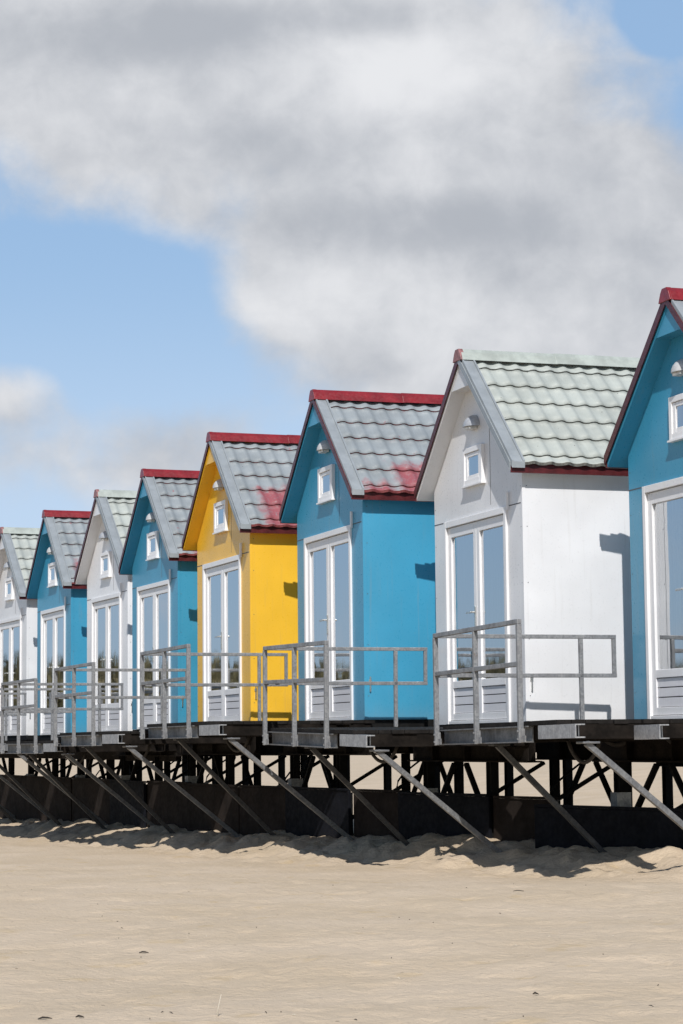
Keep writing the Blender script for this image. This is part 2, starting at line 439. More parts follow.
        if q == 0:
            h = MB(); hx = xb - 0.045
            h.box(hx - 0.018, hx + 0.018, yA - 0.010, yA - 0.0005, 0.98, 1.20)
            h.bar((hx, yA - 0.01, 1.14), (hx, yA - 0.055, 1.14), 0.018); h.bar((hx + 0.009, yA - 0.05, 1.14), (hx - 0.125, yA - 0.05, 1.14), 0.018)
            h.build('handle', M['steel'], leaf, bevel=0.003)
    bk = MB(); bk.poly([(d0, 0.10, 0), (d1, 0.10, 0), (d1, 0.10, dz), (d0, 0.10, dz)])  # dark sheet in place of the unlit room behind the doors
    bk.build('dim_backing', M['dark'], r)
    # ---- gable window
    x0, x1, z0, z1 = -0.265, 0.255, 2.487 + dW, 2.876 + dW
    wf = MB(); fw = 0.055
    for bx in ((x0, x0 + fw, z0, z1), (x1 - fw, x1, z0, z1), (x0 + fw, x1 - fw, z1 - fw, z1), (x0 + fw, x1 - fw, z0, z0 + fw)):
        wf.box(bx[0], bx[1], -0.042, 0.0, bx[2], bx[3])
    win = wf.build('window', M['trim_white'], r, bevel=0.004)
    sa = MB(); a0, a1, c0, c1 = x0 + fw, x1 - fw, z0 + fw, z1 - fw; sw = 0.062
    for bx in ((a0, a0 + sw, c0 + 0.004, c1 - 0.004), (a1 - sw, a1, c0 + 0.004, c1 - 0.004), (a0 + sw, a1 - sw, c1 - sw * 0.7, c1 - 0.004), (a0 + sw, a1 - sw, c0 + 0.004, c0 + sw * 0.7)):
        sa.box(bx[0] + 0.003, bx[1] - 0.003, -0.030, -0.004, bx[2], bx[3])
    sa.build('sash', M['trim_white'], win, bevel=0.003)
    pn = MB(); pn.poly([(a0 + sw, -0.020, c0 + 0.04), (a1 - sw, -0.020, c0 + 0.04), (a1 - sw, -0.020, c1 - 0.04), (a0 + sw, -0.020, c1 - 0.04)])
    pn.build('pane', M['glass'], win, fix=False)
    sg = MB(); sg.box(x0 - 0.015, x1 + 0.015, -0.056, -0.0005, z0 - 0.018, z0 - 0.001)
    sg.build('sill', M['trim_white'], win)
    wb = MB(); wb.poly([(a0 + sw, -0.003, c0 + 0.04), (a1 - sw, -0.003, c0 + 0.04), (a1 - sw, -0.003, c1 - 0.04), (a0 + sw, -0.003, c1 - 0.04)])
    wb.build('window_blind', M['curt_blue'], win)
    # ---- hooded wall lamp below the apex
    zl = 3.065 + dW * 0.5
    lm = MB(); n, mm = 12, 6; rw, ry, rz = 0.135, 0.125, 0.125
    base = len(lm.v)
    for q in range(mm + 1):
        ph = (PI / 2) * q / mm
        for j in range(n + 1):
            th = PI * j / n
            lm.v.append((rw * math.cos(th) * math.cos(ph), -0.002 - ry * math.sin(th) * math.cos(ph), zl + rz * math.sin(ph)))
    for q in range(mm):
        for j in range(n):
            A = base + q * (n + 1) + j
            lm.f.append((A, A + 1, A + n + 2, A + n + 1)); lm.m.append(0)
    lm.poly([(rw * math.cos(PI * j / n), -0.002 - ry * math.sin(PI * j / n), zl) for j in range(n + 1)], 0)
    lamp = lm.build('wall_lamp', M['lampbody'] if kind == 'white' else M['lampwhite'], r, smooth=True)
    df = MB(); df.box(-0.075, 0.075, -0.09, -0.012, zl - 0.026, zl - 0.002); df.build('diffuser', M['diffuser'], lamp)
    # small latch on the side wall
    la = MB(); la.bar((W2 + 0.012, 0.06, 0.30), (W2 + 0.012, 0.06, 0.46), 0.014); la.box(W2 + 0.001, W2 + 0.012, 0.045, 0.075, 0.40, 0.43)
    la.build('side_latch', M['steel'], r)
    return r

for i in range(8): make_hut(i)

# ------------------------------------------------------------------ railed terraces in front of the huts
TL = [
 'galvanised terrace with railing nearest the camera, its rails crossing the big white hut',
 'galvanised terrace whose railing crosses the blue hut right of the yellow one',
 'galvanised terrace whose railing crosses the yellow hut and the blue hut left of it',
 'galvanised terrace whose railing crosses the smaller white hut between two blue huts',
 'galvanised terrace whose railing crosses the white hut and blue hut at far left',
 'galvanised terrace cut by the left edge, only the end of its side rail in view',
 'galvanised terrace before the farthest blue hut, hidden almost wholly beyond the left edge',
 'galvanised terrace before the white hut at the far left end of the row']
LF = 2.104; LS = 1.79; HR = 0.848; LX = 3.2
def strut_foot(i, x, y):
    t = TERR[i]; u = (math.sin(t[3]), -math.cos(t[3])); w = (math.cos(t[3]), math.sin(t[3]))
    return t[0] + u[0] * x + w[0] * y, t[1] + u[1] * x + w[1] * y

def make_terrace(i):
    x, y, z, a = TERR[i]
    tl = {0: (-0.007, -0.024), 1: (0.018, 0.027)}.get(i, (0, 0))
    r = empty('terrace', (x, y, z + Z0 + tl[1]), a - PI / 2); r.rotation_euler[1] = tl[0]
    tag(r, TL[i], 'terrace', 'railed terraces along the huts')
    d = MB(); random.seed(50 + i)
    yy = 0.035
    while yy < 1.80:                      # boards run along the row
        d.box(0.03, LX - 0.42 + random.uniform(-0.02, 0.015), yy, yy + 0.118, -0.034 + random.uniform(-0.002, 0.002), 0.0); yy += 0.124
    d.build('deck', M['board'], r)
    # front channel: C section, open to the front
    c = MB()
    sec = lambda y0: [(y0, -0.175), (y0 + 0.07, -0.175), (y0 + 0.07, -0.037), (y0, -0.037), (y0, -0.048), (y0 + 0.058, -0.048), (y0 + 0.058, -0.164), (y0, -0.164)]
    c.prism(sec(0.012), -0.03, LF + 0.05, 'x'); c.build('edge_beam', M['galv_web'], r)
    def stub(x0, x1, y0, zt, zb_):
        c = MB(); t = 0.010; w = 0.085
        c.box(x0, x1, y0, y0 + t, zb_, zt); c.box(x0, x1, y0 + t, y0 + w, zt - t, zt); c.box(x0, x1, y0 + t, y0 + w, zb_, zb_ + t)
        c.box(x0, x1 - 0.12, y0 + w - t, y0 + w, zb_ + t, zt - t)
        c.build('beam_end', M['galv_lit'], r)
    stub(LF + 0.30, LX - 0.02, 0.02, -0.040, -0.150)
    if i == 0: stub(LX - 0.42, LX + 0.06, 0.70, -0.050, -0.165)
    for q, (ys, xe) in enumerate(((0.72, LX - 0.44), (1.45, LX - 0.15))):
        c = MB(); c.prism([(p[0], p[1] * 0.92 - 0.003) for p in sec(ys)], 0.02, xe, 'x'); c.build('joist', M['shade_steel'], r)  # joist coloured dark for shade, its end stub kept bright
    c = MB()
    for xx in (0.35, 1.25, 2.15, 2.72): c.box(xx, xx + 0.05, 0.09, 1.85, -0.155, -0.038)
    c.build('cross_beam', M['shade_steel'], r)
    lo = MB(); lo.box(-0.02, LX - 0.4, 1.76, 1.84, -0.30, -0.178); lo.build('bearer', M['shade_steel'], r)
    # railing
    p = MB(); w = 0.040
    p.bar((-0.02, -0.014, HR - w / 2), (LF + 0.02, -0.014, HR - w / 2), w); p.bar((-0.005, -0.014, HR * 0.56), (LF, -0.014, HR * 0.56), w)
    p.bar((-0.005, 0.012, HR - w / 2 - 0.002), (-0.005, LS, HR - w / 2 - 0.002), w * 0.95); p.bar((-0.005, 0.012, HR * 0.545), (-0.005, LS, HR * 0.545), w * 0.95)
    p.bar((-0.005, LS - w / 2, HR - w), (-0.005, LS - w / 2, HR * 0.545 + w * 0.475), w * 0.9)
    rail = p.build('railing', M['galv'], r, bevel=0.004)
    for xx in (0.0, LF / 2, LF):
        q = MB(); q.bar((xx, -0.014 if xx else -0.016, -0.178), (xx, -0.014 if xx else -0.016, HR - w - 0.001), 0.042, 0.042, 0, (0, 1, 0))
        q.build('post', M['galv'], rail, bevel=0.004)
        q = MB(); q.box(xx + 0.026, xx + 0.095, -0.014, -0.004, -0.172, -0.118); q.box(xx + 0.026, xx + 0.034, -0.022, 0.01, -0.172, -0.06)
        for bz in (-0.08, -0.145): q.bar((xx, -0.046, bz), (xx, -0.036, bz), 0.016)
        q.build('post_bracket', M['galv'], rail)
    q = MB(); q.bar((-0.005, LS * 0.80, 0.0), (-0.005, LS * 0.80, HR - w - 0.002), 0.038, 0.038, 0, (0, 1, 0)); q.build('post', M['galv'], rail, bevel=0.004)
    for q in range(1):
        x0 = 1.7 + 1.3 * q + random.uniform(-0.15, 0.15); wd = random.uniform(0.2, 0.3); dp = random.uniform(0.13, 0.19)
        for k in range(1 + q):
            pts = [(x0 + 0.1 * k + wd * t / 12, 0.55 + 0.3 * k + 0.2 * t / 12, -0.16 - dp * math.sin(PI * t / 12) ** 0.7) for t in range(13)]
            c = MB(); c.tube(pts, 0.017); c.build('hose', M['hose'], r, smooth=True)
    # raking struts from the front edge back and down to the sand
    for (xx, ya, yb, zf) in ((2.97, 0.20, 1.52, -1.20), (1.2, 0.12, 1.12, -1.12)):
        ext = 0.10 + 0.035 * i
        q = MB(); q.bar((xx, ya, -0.19), (xx + random.uniform(-0.05, 0.05), yb + ext * (yb - ya), zf - 0.05 + ext * (zf - 0.05 + 0.19)), 0.047, 0.047)
        q.box(xx - 0.09, xx + 0.05, ya - 0.05, ya + 0.10, -0.195, -0.178)
        q.build('raking_strut', M['galv_dark'] if xx > 2 else M['galv_shaded'], r, bevel=0.004)  # the middle strut gets the shaded copy of the steel
    return r
for i in range(8): make_terrace(i)

# ------------------------------------------------------------------ stilts under each hut
NAMES = ['blue hut at the right edge', 'largest white hut', 'blue hut right of the yellow hut', 'yellow hut', 'blue hut left of the yellow hut',
         'small white hut between two blue huts', 'farthest blue hut', 'white hut at the left edge']
VF = [0.16, 0.10, 0.05, 0.08, 0.1, 0.1, 0.1, 0.1]
def make_stilts(i):
    x, y, z, a = HUTS[i][:4]; random.seed(90 + i)
    r = empty('stilt_frame', (x, y, Z0 + z), a - PI / 2)
    tag(r, 'dark steel stilts and cross braces under the ' + NAMES[i], 'stilts', 'stilt frames under the huts')
    zb = -0.385; zt = -0.088; zg = -1.80
    ys = (-VF[i], 1.35, 2.7); xs = (-1.2, 0.55)
    for yy in ys:
        b = MB(); h = 0.075
        b.box(-1.66, 1.60, yy - h, yy + h, zt - 0.016, zt); b.box(-1.66, 1.60, yy - h, yy + h, zb, zb + 0.016); b.box(-1.66, 1.60, yy - 0.006, yy + 0.006, zb + 0.016, zt - 0.016)
        for xx in (-0.9, 0, 0.9):
            b.box(xx - 0.006, xx + 0.006, yy - h, yy - 0.006, zb + 0.016, zt - 0.016)
        b.build('beam', M['shade_steel'], r)
    for yy in ys:
        for xx in xs:
            p = MB(); w = 0.125 if yy < 0 else 0.095
            p.box(xx - w / 2, xx + w / 2, yy - 0.012, yy + 0.012, zg, zb - 0.001); 
            p.box(xx - w / 2, xx - w / 2 + 0.014, yy - 0.042, yy - 0.012, zg, zb - 0.001); p.box(xx - w / 2, xx - w / 2 + 0.014, yy + 0.012, yy + 0.042, zg, zb - 0.001)
            p.box(xx + w / 2 - 0.014, xx + w / 2, yy - 0.042, yy - 0.012, zg, zb - 0.001); p.box(xx + w / 2 - 0.014, xx + w / 2, yy + 0.012, yy + 0.042, zg, zb - 0.001)
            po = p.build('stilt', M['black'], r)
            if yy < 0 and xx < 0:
                s = MB(); s.box(xx - 0.066, xx + 0.066, yy - 0.075, yy - 0.062, zg, zb - 0.28); s.box(xx + 0.067, xx + 0.076, yy - 0.075, yy + 0.07, zg, zb - 0.28)  # pale plate stands in for sunlight on the lower stilt
                s.build('stilt_lit_plate', M['galv_lit'], po)
    def brace(p, q, w=0.05):
        b = MB(); b.bar(p, q, w, w * 0.7); b.build('cross_brace', M['black'], r)
    for yy in ys[:2]:
        o = 0.045
        brace((xs[0] + 0.1, yy - o, -1.12), (-0.35, yy - o, zb - 0.02)); brace((xs[1] - 0.1, yy + o, -1.12), (-0.25, yy + o, zb - 0.02))
    for xx in xs:
        brace((xx - 0.05, ys[1] - 0.1, zb - 0.03), (xx - 0.05, ys[0] + 0.1, -1.1))
    for q in range(3):                      # hoses and cables looping under the floor
        x0 = -1.2 + 0.95 * q + random.uniform(-0.15, 0.15); y0 = -VF[i] - 0.16 + random.uniform(-0.05, 0.4); w = random.uniform(0.22, 0.34)
        dp = random.uniform(0.10, 0.15)
        pts = [(x0 + w * t / 12, y0 + 0.25 * t / 12, zt - 0.01 - dp * math.sin(PI * t / 12) ** 0.7) for t in range(13)]
        c = MB(); c.tube(pts, 0.024); c.build('hose', M['hose'], r, smooth=True)
    x0 = random.uniform(-0.7, 0.3)
    pts = [(x0 + 0.02 * math.sin(t * 1.1), 1.2 - 0.35 * math.sin(PI * t / 10), zb - 0.03 - 0.7 * t / 10) for t in range(11)]
    c = MB(); c.tube(pts, 0.011, 6); c.build('cable', M['black'], r, smooth=True)
    return r
for i in range(8): make_stilts(i)

pp = empty('drain_pipe', (0, 0, Z0))
tag(pp, 'thick dark pipe under the blue hut at the right edge', 'pipe')
def hutpt(i, u, w, z):
    h = HUTS[i]; a = h[3]
    return Vector((h[0] + math.sin(a) * u + math.cos(a) * w, h[1] - math.cos(a) * u + math.sin(a) * w, z))
c = MB(); pts = [hutpt(1, 0.2, 1.9, -0.20), hutpt(0, -1.6, 1.75, -0.22), hutpt(0, -0.4, 1.7, -0.25), hutpt(0, 1.0, 1.7, -0.28), hutpt(0, 1.7, 1.8, -0.36)]
c.tube(pts, 0.055, 12); c.build('pipe_run', M['black'], pp, smooth=True)
c = MB(); 
for q in (1, 2, 3):
    d = (pts[q + 1] - pts[q]).normalized(); c.tube([pts[q] - d * 0.05, pts[q] + d * 0.05], 0.068, 12)
c.build('pipe_coupling', M['black'], pp)

# ------------------------------------------------------------------ low boards between stilts and beach
def wall_pt(t):
    """point on the line of boards; t counts huts from the right"""
    k = min(max(int(math.floor(t)), 0), 6); f = t - k
    P = [Vector((h[0] - 0.27 * math.cos(h[3]), h[1] - 0.27 * math.sin(h[3]), 0)) for h in HUTS]
    return P[k] * (1 - f) + P[k + 1] * f
def board(t0, t1, off, top, th, mat, label, curved=False):
    A = wall_pt(t0); B = wall_pt(t1); d = (B - A); L = d.length; ang = math.atan2(d.y, d.x)
    n = Vector((-d.y, d.x, 0)).normalized()          # towards the beach
    if n.x > 0: n = -n
    P = A + n * off; top -= 0.035 * max(0, 1.5 - t0)
    r = empty('low_barrier', (P.x, P.y, Z0 + top - 0.55), ang)
    tag(r, label, 'barrier', 'low board barriers under the huts')
    b = MB()
    if curved: loop = [(0.02, 0.55), (0.0, 0.53), (0.0, 0.14), (L * 0.00 + 0.05, 0.05), (0.16, 0.0), (L, -0.14), (L, 0.55)]
    else: loop = [(0.0, -0.5), (L, -0.5), (L, 0.55), (0, 0.55)]
    b.prism(loop, -th / 2, th / 2, 'y'); b.build('board', mat, r, bevel=0.006)
    c = MB(); c.box(0.02, L - 0.02, -th / 2 - 0.03, th / 2 + 0.012, 0.552, 0.575)
    c.build('top_strip', mat, r)
    for xx in (0.08, L - 0.08):
        p = MB(); p.box(xx - 0.03, xx + 0.03, -th / 2 - 0.045, -th / 2 - 0.001, -0.3, 0.53); p.build('stake', M['black'], r)
segs = [(0.53, -0.9, 0.16, -0.515, 'k', 'black barrier board with rounded lower corner under the hut at the right edge'),
        (0.80, 0.50, 0.0, -0.50, 'b', 'short brown barrier board just right of the black one below the white hut'),
        (1.33, 0.80, 0.05, -0.495, 'k', 'black barrier board below the left part of the big white hut'),
        (1.66, 1.33, 0.0, -0.50, 'b', 'short brown barrier board below the blue hut beside the yellow hut'),
        (2.15, 1.66, 0.06, -0.50, 'k', 'blackish blue barrier board under the blue hut, behind a bright raking strut'),
        (2.62, 2.15, 0.0, -0.50, 'b', 'brown barrier board below the right side of the yellow hut'),
        (3.20, 2.62, 0.01, -0.50, 'b', 'brown barrier board below the doors of the yellow hut'),
        (3.80, 3.20, 0.0, -0.49, 'b', 'brown barrier board below the blue hut left of the yellow one'),
        (4.45, 3.80, 0.05, -0.50, 'k', 'black barrier board farther along below the smaller white hut'),
        (5.3, 4.45, 0.0, -0.50, 'b', 'brown barrier board under the gap between white and farthest blue hut'),
        (6.2, 5.3, 0.02, -0.50, 'b', 'brown barrier board under the farthest blue hut'),
        (7.3, 6.2, 0.0, -0.50, 'b', 'brown barrier board at the far left end of the row')]
for (a, b_, off, top, k, lab) in segs:
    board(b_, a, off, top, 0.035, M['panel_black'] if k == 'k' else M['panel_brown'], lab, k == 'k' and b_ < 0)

# ------------------------------------------------------------------ beach: one sheet to the horizon
wv = Vector((0.92, 0.40, 0)); O = Vector((2.75, 19.4, 0))
ROW = np.array([[h[0] - 0.27 * math.cos(h[3]), h[1] - 0.27 * math.sin(h[3])] for h in HUTS])
ROW = np.vstack([ROW[0] + (ROW[0] - ROW[1]) * 30, ROW, ROW[-1] + (ROW[-1] - ROW[-2]) * 300])
def geo(a, b, st, k=1.25):
    out = []; x = a; s = st
    while abs(x) < abs(b): s *= k; x += math.copysign(s, b - a); out.append(x)
    return out
xs = [-3500, -1500] + sorted(geo(-9.0, -700, 0.08, 1.3)) + list(np.arange(-9.0, -1.7, 0.055)) + list(np.arange(-1.7, 2.2, 0.026)) + list(np.arange(2.2, 7, 0.05)) + geo(7, 700, 0.08, 1.3) + [1500, 3500]
ys = [-3500, -900, -300, -100, -40, -15, -5, 0, 3, 5, 6]; yv = 6.5
while yv < 31: ys.append(yv); yv += 0.0042 * yv
while yv < 60: ys.append(yv); yv += 0.20
while yv < 3500: ys.append(yv); yv *= 1.12
ys.append(4200)
X, Y = np.meshgrid(np.array(xs, float), np.array(ys, float)); shp = X.shape
x = X.ravel(); y = Y.ravel()
def sm(t):
    t = np.clip(t, 0, 1); return t * t * (3 - 2 * t)
# signed distance behind the line of boards
best = np.full(x.shape, 1e9); sgn = np.zeros(x.shape)
for a, b in zip(ROW[:-1], ROW[1:]):
    d = b - a; L2 = d @ d; t = np.clip(((x - a[0]) * d[0] + (y - a[1]) * d[1]) / L2, 0, 1)
    px = x - (a[0] + t * d[0]); py = y - (a[1] + t * d[1]); dist = np.hypot(px, py)
    cr = d[0] * py - d[1] * px
    m = dist < best; best[m] = dist[m]; sgn[m] = np.where(cr[m] < 0, 1, -1)
sd = best * sgn
h = -0.06 - 0.0165 * np.clip(y - 16, 0, 60) * sm((60 - np.abs(x)) / 30) + 0.20 * sm((sd + 1.3) / 1.15) - 0.06 * sm((sd - 0.1) / 1.5) + 0.95 * sm((sd - 3.5) / 17) 
h += 0.03 * sm((9.5 - y) / 3.0) * (y < 12)
near = np.exp(-((sd + 0.55) / 0.95) ** 2)
hz = np.zeros_like(h)
reg = np.where((np.abs(x) < 14) & (y > 5) & (y < 62))[0]
for k in reg:
    xx, yy = float(x[k]), float(y[k]); V = Vector((xx, yy, 0))
    w = noise.noise(V * 0.45) * 0.035 + noise.noise(V * 1.5 + Vector((7, 3, 1))) * 0.020
    t = noise.noise(V * 4.4 + Vector((1, 9, 4)))                # trodden, softened hollows
    w += -0.020 * max(0.0, t) ** 1.2 + 0.006 * noise.noise(V * 8.5)
    w += 0.0028 * noise.noise(V * 19 + Vector((3, 3, 8))) + 0.003 * noise.noise(Vector((xx * 6.5, yy * 5.2, 4)))
    c1 = noise.noise(Vector((xx * 4.6, yy * 4.2, 7.7))); w -= 0.022 * max(0.0, c1 - 0.12); c2 = noise.noise(Vector((xx * 10, yy * 8.5, 2.2))); w -= 0.012 * max(0.0, c2 - 0.1)
    n = near[k]
    if n > 0.02:
        w += n * (0.09 * noise.noise(V * 1.15 + Vector((2, 5, 8))) + 0.06 * noise.noise(V * 2.7 + Vector((5, 1, 2))) + 0.05 * noise.noise(V * 6 + Vector((4, 4, 1))) + 0.02 * noise.noise(V * 13))
    hz[k] = w
h += hz
far = np.hypot(x, y)
h = np.where(far > 700, h * 0.0, h)
sand = bpy.data.meshes.new('beach_sand'); nv = x.size
sand.vertices.add(nv); co = np.stack([x, y, h], 1).astype(np.float32); sand.vertices.foreach_set('co', co.ravel())
ny_, nx_ = shp
ii = np.arange((ny_ - 1) * (nx_ - 1)); r_ = ii // (nx_ - 1); c_ = ii % (nx_ - 1); a0 = r_ * nx_ + c_
quads = np.stack([a0, a0 + 1, a0 + nx_ + 1, a0 + nx_], 1).astype(np.int32)
sand.loops.add(quads.size); sand.loops.foreach_set('vertex_index', quads.ravel())
sand.polygons.add(len(quads)); sand.polygons.foreach_set('loop_start', np.arange(0, quads.size, 4, dtype=np.int32))
sand.polygons.foreach_set('use_smooth', np.ones(len(quads), bool))
sand.update(calc_edges=True); sand.validate()
def ground_z(px, py):
    k = int(np.argmin((x - px) ** 2 + (y - py) ** 2)); return float(h[k])
m = NT('dry beach sand'); P = m.obj()
a = m.noise(P, 0.8, 4); b = m.noise(P, 5.5, 5, 0.65); f = m.noise(P, 160, 3, 0.7); g = m.noise(P, 28, 4, 0.6)
c = m.mix(m.ramp(a, 0.3, 0.7), (0.515, 0.41, 0.29), (0.57, 0.46, 0.34))
c = m.mix(m.ramp(b, 0.42, 0.72, 0, 0.18), c, (0.58, 0.475, 0.345))
c = m.mix(m.ramp(f, 0.50, 0.72, 0, 0.35), c, (0.29, 0.23, 0.16))
c = m.mix(m.ramp(f, 0.27, 0.40, 0.35, 0), c, (0.60, 0.52, 0.41))
yl = m.noise(P, 3.1, 3, 0.5)
c = m.mix(m.ramp(yl, 0.62, 0.70, 0, 0.28), c, (0.46, 0.33, 0.16))
vv = m.n('ShaderNodeTexVoronoi'); m.l(P, vv.inputs['Vector']); vv.inputs['Scale'].default_value = 7.0
sc = m.n('ShaderNodeSeparateColor'); m.l(vv.outputs['Color'], sc.inputs[0])
spk = m.math('MULTIPLY', m.ramp(vv.outputs['Distance'], 0.05, 0.075, 1, 0), m.math('GREATER_THAN', sc.outputs[0], 0.72))
c = m.mix(m.math('MULTIPLY', spk, 0.65), c, (0.12, 0.085, 0.06))
g2 = m.noise(P, 14, 3, 0.5); nb = m.bump(b, 0.2, 0.05); nb = m.bump(g2, 0.35, 0.03, nb); nb = m.bump(g, 0.55, 0.014, nb); nb = m.bump(f, 0.5, 0.006, nb)
m.bsdf(c, 0.92, 0, 0.15, nb)
sand.materials.append(m.mat)
tag(link(bpy.data.objects.new('beach', sand)), kind='structure')

# bits of driftwood, shell and dry weed lying on the sand
def ray_ground(px, py):
    """where a sight line meets the beach, only used to set debris down"""
    for d in np.arange(6.5, 24, 0.02):
        zz = Z0 - (py - (752 - 0.01 * (px - 341))) / 2200 * d
        if zz <= -0.035: return (px - 341) / 2200 * d, d
    return 0, 10
twig_m = plain('dark driftwood', (0.035, 0.028, 0.022), 0.8); shell_m = plain('bleached straw', (0.62, 0.56, 0.46), 0.7)
TW = [(45, 1018, 0.055, 0.2, twig_m, 'dark driftwood chip lowest at the left bottom corner'), (79, 1017, 0.035, -0.3, twig_m, 'small dark driftwood chip second from the left bottom corner'),
      (214, 1014, 0.085, 1.4, shell_m, 'pale upright straw stuck in the sand at the bottom'), (527, 989, 0.03, -0.7, twig_m, 'lone dark driftwood chip on open sand at lower right'),
      (512, 895, 0.075, -0.1, twig_m, 'thin curved twig on the sand below the black barrier'), (142, 950, 0.05, 0.1, twig_m, 'thin dark twig on sand left of centre')]
for (px, py, L, ang, mt, lab) in TW:
    gx, gy = ray_ground(px, py); gz = ground_z(gx, gy)
    t = MB()
    if mt is shell_m: pts = [(0, 0, -0.02), (0.004, 0, 0.03), (0.016, 0.004, L)]; rr = [0.0025, 0.0022, 0.0012]
    else:
        pts = [(-L / 2, 0, 0.004), (-L / 6, 0.004, 0.009), (L / 6, -0.002, 0.008), (L / 2, 0.003, 0.004)]; rr = [0.002, 0.0045, 0.004, 0.0015] if L < 0.06 else [0.002, 0.003, 0.003, 0.002]
    t.tube(pts, rr, 6); o = t.build('straw' if mt is shell_m else 'twig', mt, None, smooth=True); o.location = (gx, gy, gz); o.rotation_euler = (0, 0, ang if mt is not shell_m else 0)
    tag(o, lab, 'straw' if mt is shell_m else 'twig', 'debris on the beach')
deb = MB(); random.seed(11)
for k in range(60):
    gy = 7.5 + 10 * random.random() ** 1.3; gx = random.uniform(-0.17, 0.17) * gy
    gz = ground_z(gx, gy); L = random.uniform(0.006, 0.020); an = random.uniform(0, PI); mm = 0 if random.random() < 0.75 else 1
    q = Vector((math.cos(an), math.sin(an), random.uniform(-0.1, 0.3))) * L
    deb.tube([Vector((gx, gy, gz + 0.002)) - q / 2, Vector((gx, gy, gz + 0.005)), Vector((gx, gy, gz + 0.003)) + q / 2], [0.001, 0.0022, 0.0008], 5, mm)
tag(deb.build('beach_litter', [twig_m, shell_m]), 'tiny bits of wood, shell and weed strewn over the sand', 'debris', kind='stuff')

# ------------------------------------------------------------------ dunes off to the left, seen mirrored in the door panes
du = MB(); n1, n2 = 70, 14; random.seed(3)
for a in range(n1 + 1):
    for b in range(n2 + 1):
        ang = math.radians(14 + 75 * a / n1); R = 62 + 26 * b / n2
        px, py = -math.sin(ang) * R, 18 + math.cos(ang) * R
        prof = math.sin(PI * b / n2)
        hh = -0.1 + prof * (3.7 + 1.5 * noise.noise(Vector((a * 0.16, 1.2, 0))) + 0.5 * noise.noise(Vector((a * 0.6, b * 0.3, 2)))) * min(1, a / 10.0)
        du.v.append((px, py, hh))
for a in range(n1):
    for b in range(n2):
        k = a * (n2 + 1) + b; du.f.append((k, k + 1, k + n2 + 2, k + n2 + 1)); du.m.append(0)
dm = NT('dune with grass cover'); P = dm.obj(); w = dm.noise(P, 0.35, 5, 0.7); w2 = dm.noise(P, 3.0, 4)
c = dm.mix(dm.ramp(w, 0.42, 0.56), (0.36, 0.29, 0.17), (0.15, 0.125, 0.06)); c = dm.mix(dm.ramp(w2, 0.45, 0.6, 0, 0.6), c, (0.05, 0.05, 0.03))
dm.bsdf(c, 0.9, 0, 0.1)
tag(du.build('dune', dm.mat, None, smooth=True), kind='structure')
gr = MB(); gm = plain('dune grass', (0.16, 0.14, 0.065), 0.8, 0, 0.5, 0.5)
for k in range(2600):
    a = random.uniform(8, n1 - 1); b = random.uniform(2, 10); q = gr.v and None
    kk = int(a) * (n2 + 1) + int(b); p = Vector(du.v[kk]).lerp(Vector(du.v[kk + n2 + 2]), random.random())
    for j in range(3):
        an = random.uniform(0, 2 * PI); s = Vector((math.cos(an), math.sin(an), 0)); hgt = random.uniform(0.5, 1.3)
        t = p + s * 0.4 + Vector((random.uniform(-.3, .3), random.uniform(-.3, .3), hgt))
        gr.poly([p + s.cross(Vector((0, 0, 1))) * 0.12, p - s.cross(Vector((0, 0, 1))) * 0.12, t])
tag(gr.build('dune_grass', gm), 'rough marram grass growing over the dune', 'grass', kind='stuff')

# ------------------------------------------------------------------ sun, sky and clouds
SUN_EL = 44.0
sd_ = Vector((0.035, 1.0, 0)).normalized() * math.cos(math.radians(SUN_EL)); sd_.z = -math.sin(math.radians(SUN_EL))
L = bpy.data.lights.new('sun', 'SUN'); L.energy = 4.0; L.angle = math.radians(0.55); L.color = (1.0, 0.965, 0.92)
so = link(bpy.data.objects.new('sun', L)); so.rotation_euler = sd_.to_track_quat('-Z', 'Y').to_euler(); so.location = (0, 0, 30)

Wd = bpy.data.worlds.new('World'); S.world = Wd; Wd.use_nodes = True
T = Wd.node_tree; T.nodes.clear()
w = NT.__new__(NT); w.t = T; w.out = w.n('ShaderNodeOutputWorld')
sky = w.n('ShaderNodeTexSky'); sky.sky_type = 'NISHITA'; sky.sun_disc = False
sky.sun_elevation = math.radians(SUN_EL); sky.sun_rotation = math.atan2(-sd_.x, -sd_.y)
sky.air_density = 1.0; sky.dust_density = 0.6; sky.ozone_density = 1.6; sky.altitude = 0
bg = w.n('ShaderNodeBackground'); w.l(sky.outputs[0], bg.inputs[0]); bg.inputs[1].default_value = 0.08
tc = w.n('ShaderNodeTexCoord').outputs['Generated']
sp = w.n('ShaderNodeSeparateXYZ'); w.l(tc, sp.inputs[0])
yp = w.math('MAXIMUM', sp.outputs[1], 0.12)
U = w.math('DIVIDE', sp.outputs[0], yp); V = w.math('DIVIDE', sp.outputs[2], yp)
cv = w.n('ShaderNodeCombineXYZ'); w.l(U, cv.inputs[0]); w.l(V, cv.inputs[1])
Q = cv.outputs[0]
n1_ = w.noise(w.mapping(Q, (1.0, 1.0, 1), (3.1, 0.4, 0)), 11, 10, 0.58, 0.2)
n2_ = w.noise(w.mapping(Q, (1.0, 1.15, 1), (0.4, 4.4, 2)), 13, 10, 0.56, 0.2)
n3_ = w.noise(w.mapping(Q, (1, 1, 1), (8, 8, 8)), 40, 8, 0.58, 0.25)
def blob(u, v, ru, rv):
    a = w.math('DIVIDE', w.math('SUBTRACT', U, u), ru); b = w.math('DIVIDE', w.math('SUBTRACT', V, v), rv)
    d = w.math('SQRT', w.math('ADD', w.math('MULTIPLY', a, a), w.math('MULTIPLY', b, b)))
    return w.ramp(d, 0.15, 1.0, 1, 0)
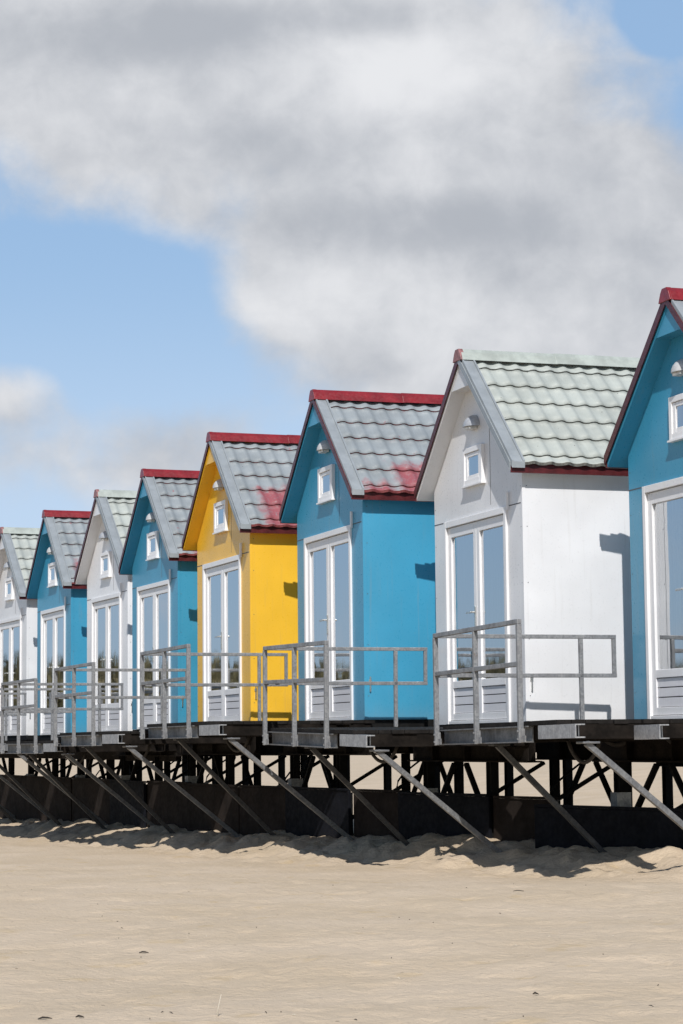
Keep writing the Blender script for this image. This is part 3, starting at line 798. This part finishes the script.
def px(u, v): return ((u - 341) / 2200, (752 - v) / 2200)
def field(items):
    tot = None
    for (u, v, ru, rv, k) in items:
        c = px(u, v); q = w.math('MULTIPLY', blob(c[0], c[1], ru / 2200, rv / 2200), k)
        tot = q if tot is None else w.math('ADD', tot, q)
    return tot
cover = field([(120, 60, 430, 210, 1.0), (470, 170, 330, 290, 1.1), (640, 330, 330, 240, 0.9), (290, 300, 150, 115, 0.75), (5, 385, 95, 60, 0.62), (390, 395, 170, 60, 0.35),
               (110, 455, 220, 75, 0.50), (40, 300, 330, 100, -0.65), (678, 12, 62, 50, -1.15), (180, 360, 210, 70, -0.25), (180, 210, 80, 60, 0.25)])
dens = w.math('ADD', w.math('MULTIPLY_ADD', n1_, 1.5, -0.75), w.math('ADD', cover, w.math('MULTIPLY_ADD', n3_, 0.42, -0.21)))
mask = w.math('MULTIPLY', w.ramp(dens, -0.02, 0.72), w.ramp(sp.outputs[1], 0.25, 0.6))
sh = field([(300, 75, 260, 70, 0.22), (470, 60, 190, 80, 0.25), (480, 330, 220, 60, 0.18), (290, 305, 110, 55, 0.22), (420, 225, 260, 50, -0.32), (130, 25, 240, 55, -0.30), (620, 140, 140, 90, -0.05), (15, 385, 70, 45, 0.2), (330, 8, 260, 35, -0.2), (90,150,160,70,0.1)])
tone = w.math('ADD', w.math('MULTIPLY_ADD', n2_, 0.9, 0.0), w.math('ADD', sh, w.math('MULTIPLY_ADD', n3_, 0.5, -0.25)))
cc = w.mix(w.ramp(tone, 0.05, 0.95), (0.42, 0.445, 0.49), (0.755, 0.765, 0.79))
bg2 = w.n('ShaderNodeBackground'); w.l(cc, bg2.inputs[0]); bg2.inputs[1].default_value = 1.0
bg3 = w.n('ShaderNodeBackground'); bg3.inputs[0].default_value = (0.375, 0.58, 0.87, 1)
veil = w.n('ShaderNodeMixShader'); w.l(w.math('MULTIPLY', w.ramp(sp.outputs[1], 0.1, 0.6), 0.6), veil.inputs[0]); w.l(bg.outputs[0], veil.inputs[1]); w.l(bg3.outputs[0], veil.inputs[2])
bg4 = w.n('ShaderNodeBackground'); bg4.inputs[0].default_value = (0.56, 0.68, 0.85, 1)
low = w.n('ShaderNodeMixShader'); w.l(w.math('MULTIPLY', w.ramp(V, 0.08, 0.24, 0.65, 0.0), w.ramp(w.math('ABSOLUTE', U), 0.25, 0.6, 1, 0)), low.inputs[0]); w.l(veil.outputs[0], low.inputs[1]); w.l(bg4.outputs[0], low.inputs[2])
mx = w.n('ShaderNodeMixShader'); w.l(mask, mx.inputs[0]); w.l(low.outputs[0], mx.inputs[1]); w.l(bg2.outputs[0], mx.inputs[2])
w.l(mx.outputs[0], w.out.inputs[0])

# ------------------------------------------------------------------ camera
cam = bpy.data.cameras.new('camera'); co_ = link(bpy.data.objects.new('camera', cam))
cam.sensor_fit = 'VERTICAL'; cam.sensor_height = 36; cam.lens = 2200.1 / 1024 * 36; cam.clip_end = 9000; cam.clip_start = 0.1
co_.matrix_world = Matrix.Translation((0, 0, Z0)) @ (Matrix.Rotation(PI / 2 + 0.1054, 4, 'X') @ Matrix.Rotation(-0.010, 4, 'Z'))
S.camera = co_
S.view_settings.view_transform = 'Standard'; S.view_settings.look = 'None'; S.view_settings.exposure = 0.1; S.view_settings.gamma = 1.0
S.view_settings.use_curve_mapping = False
S.render.engine = 'CYCLES'
S.render.resolution_x = 683; S.render.resolution_y = 1024
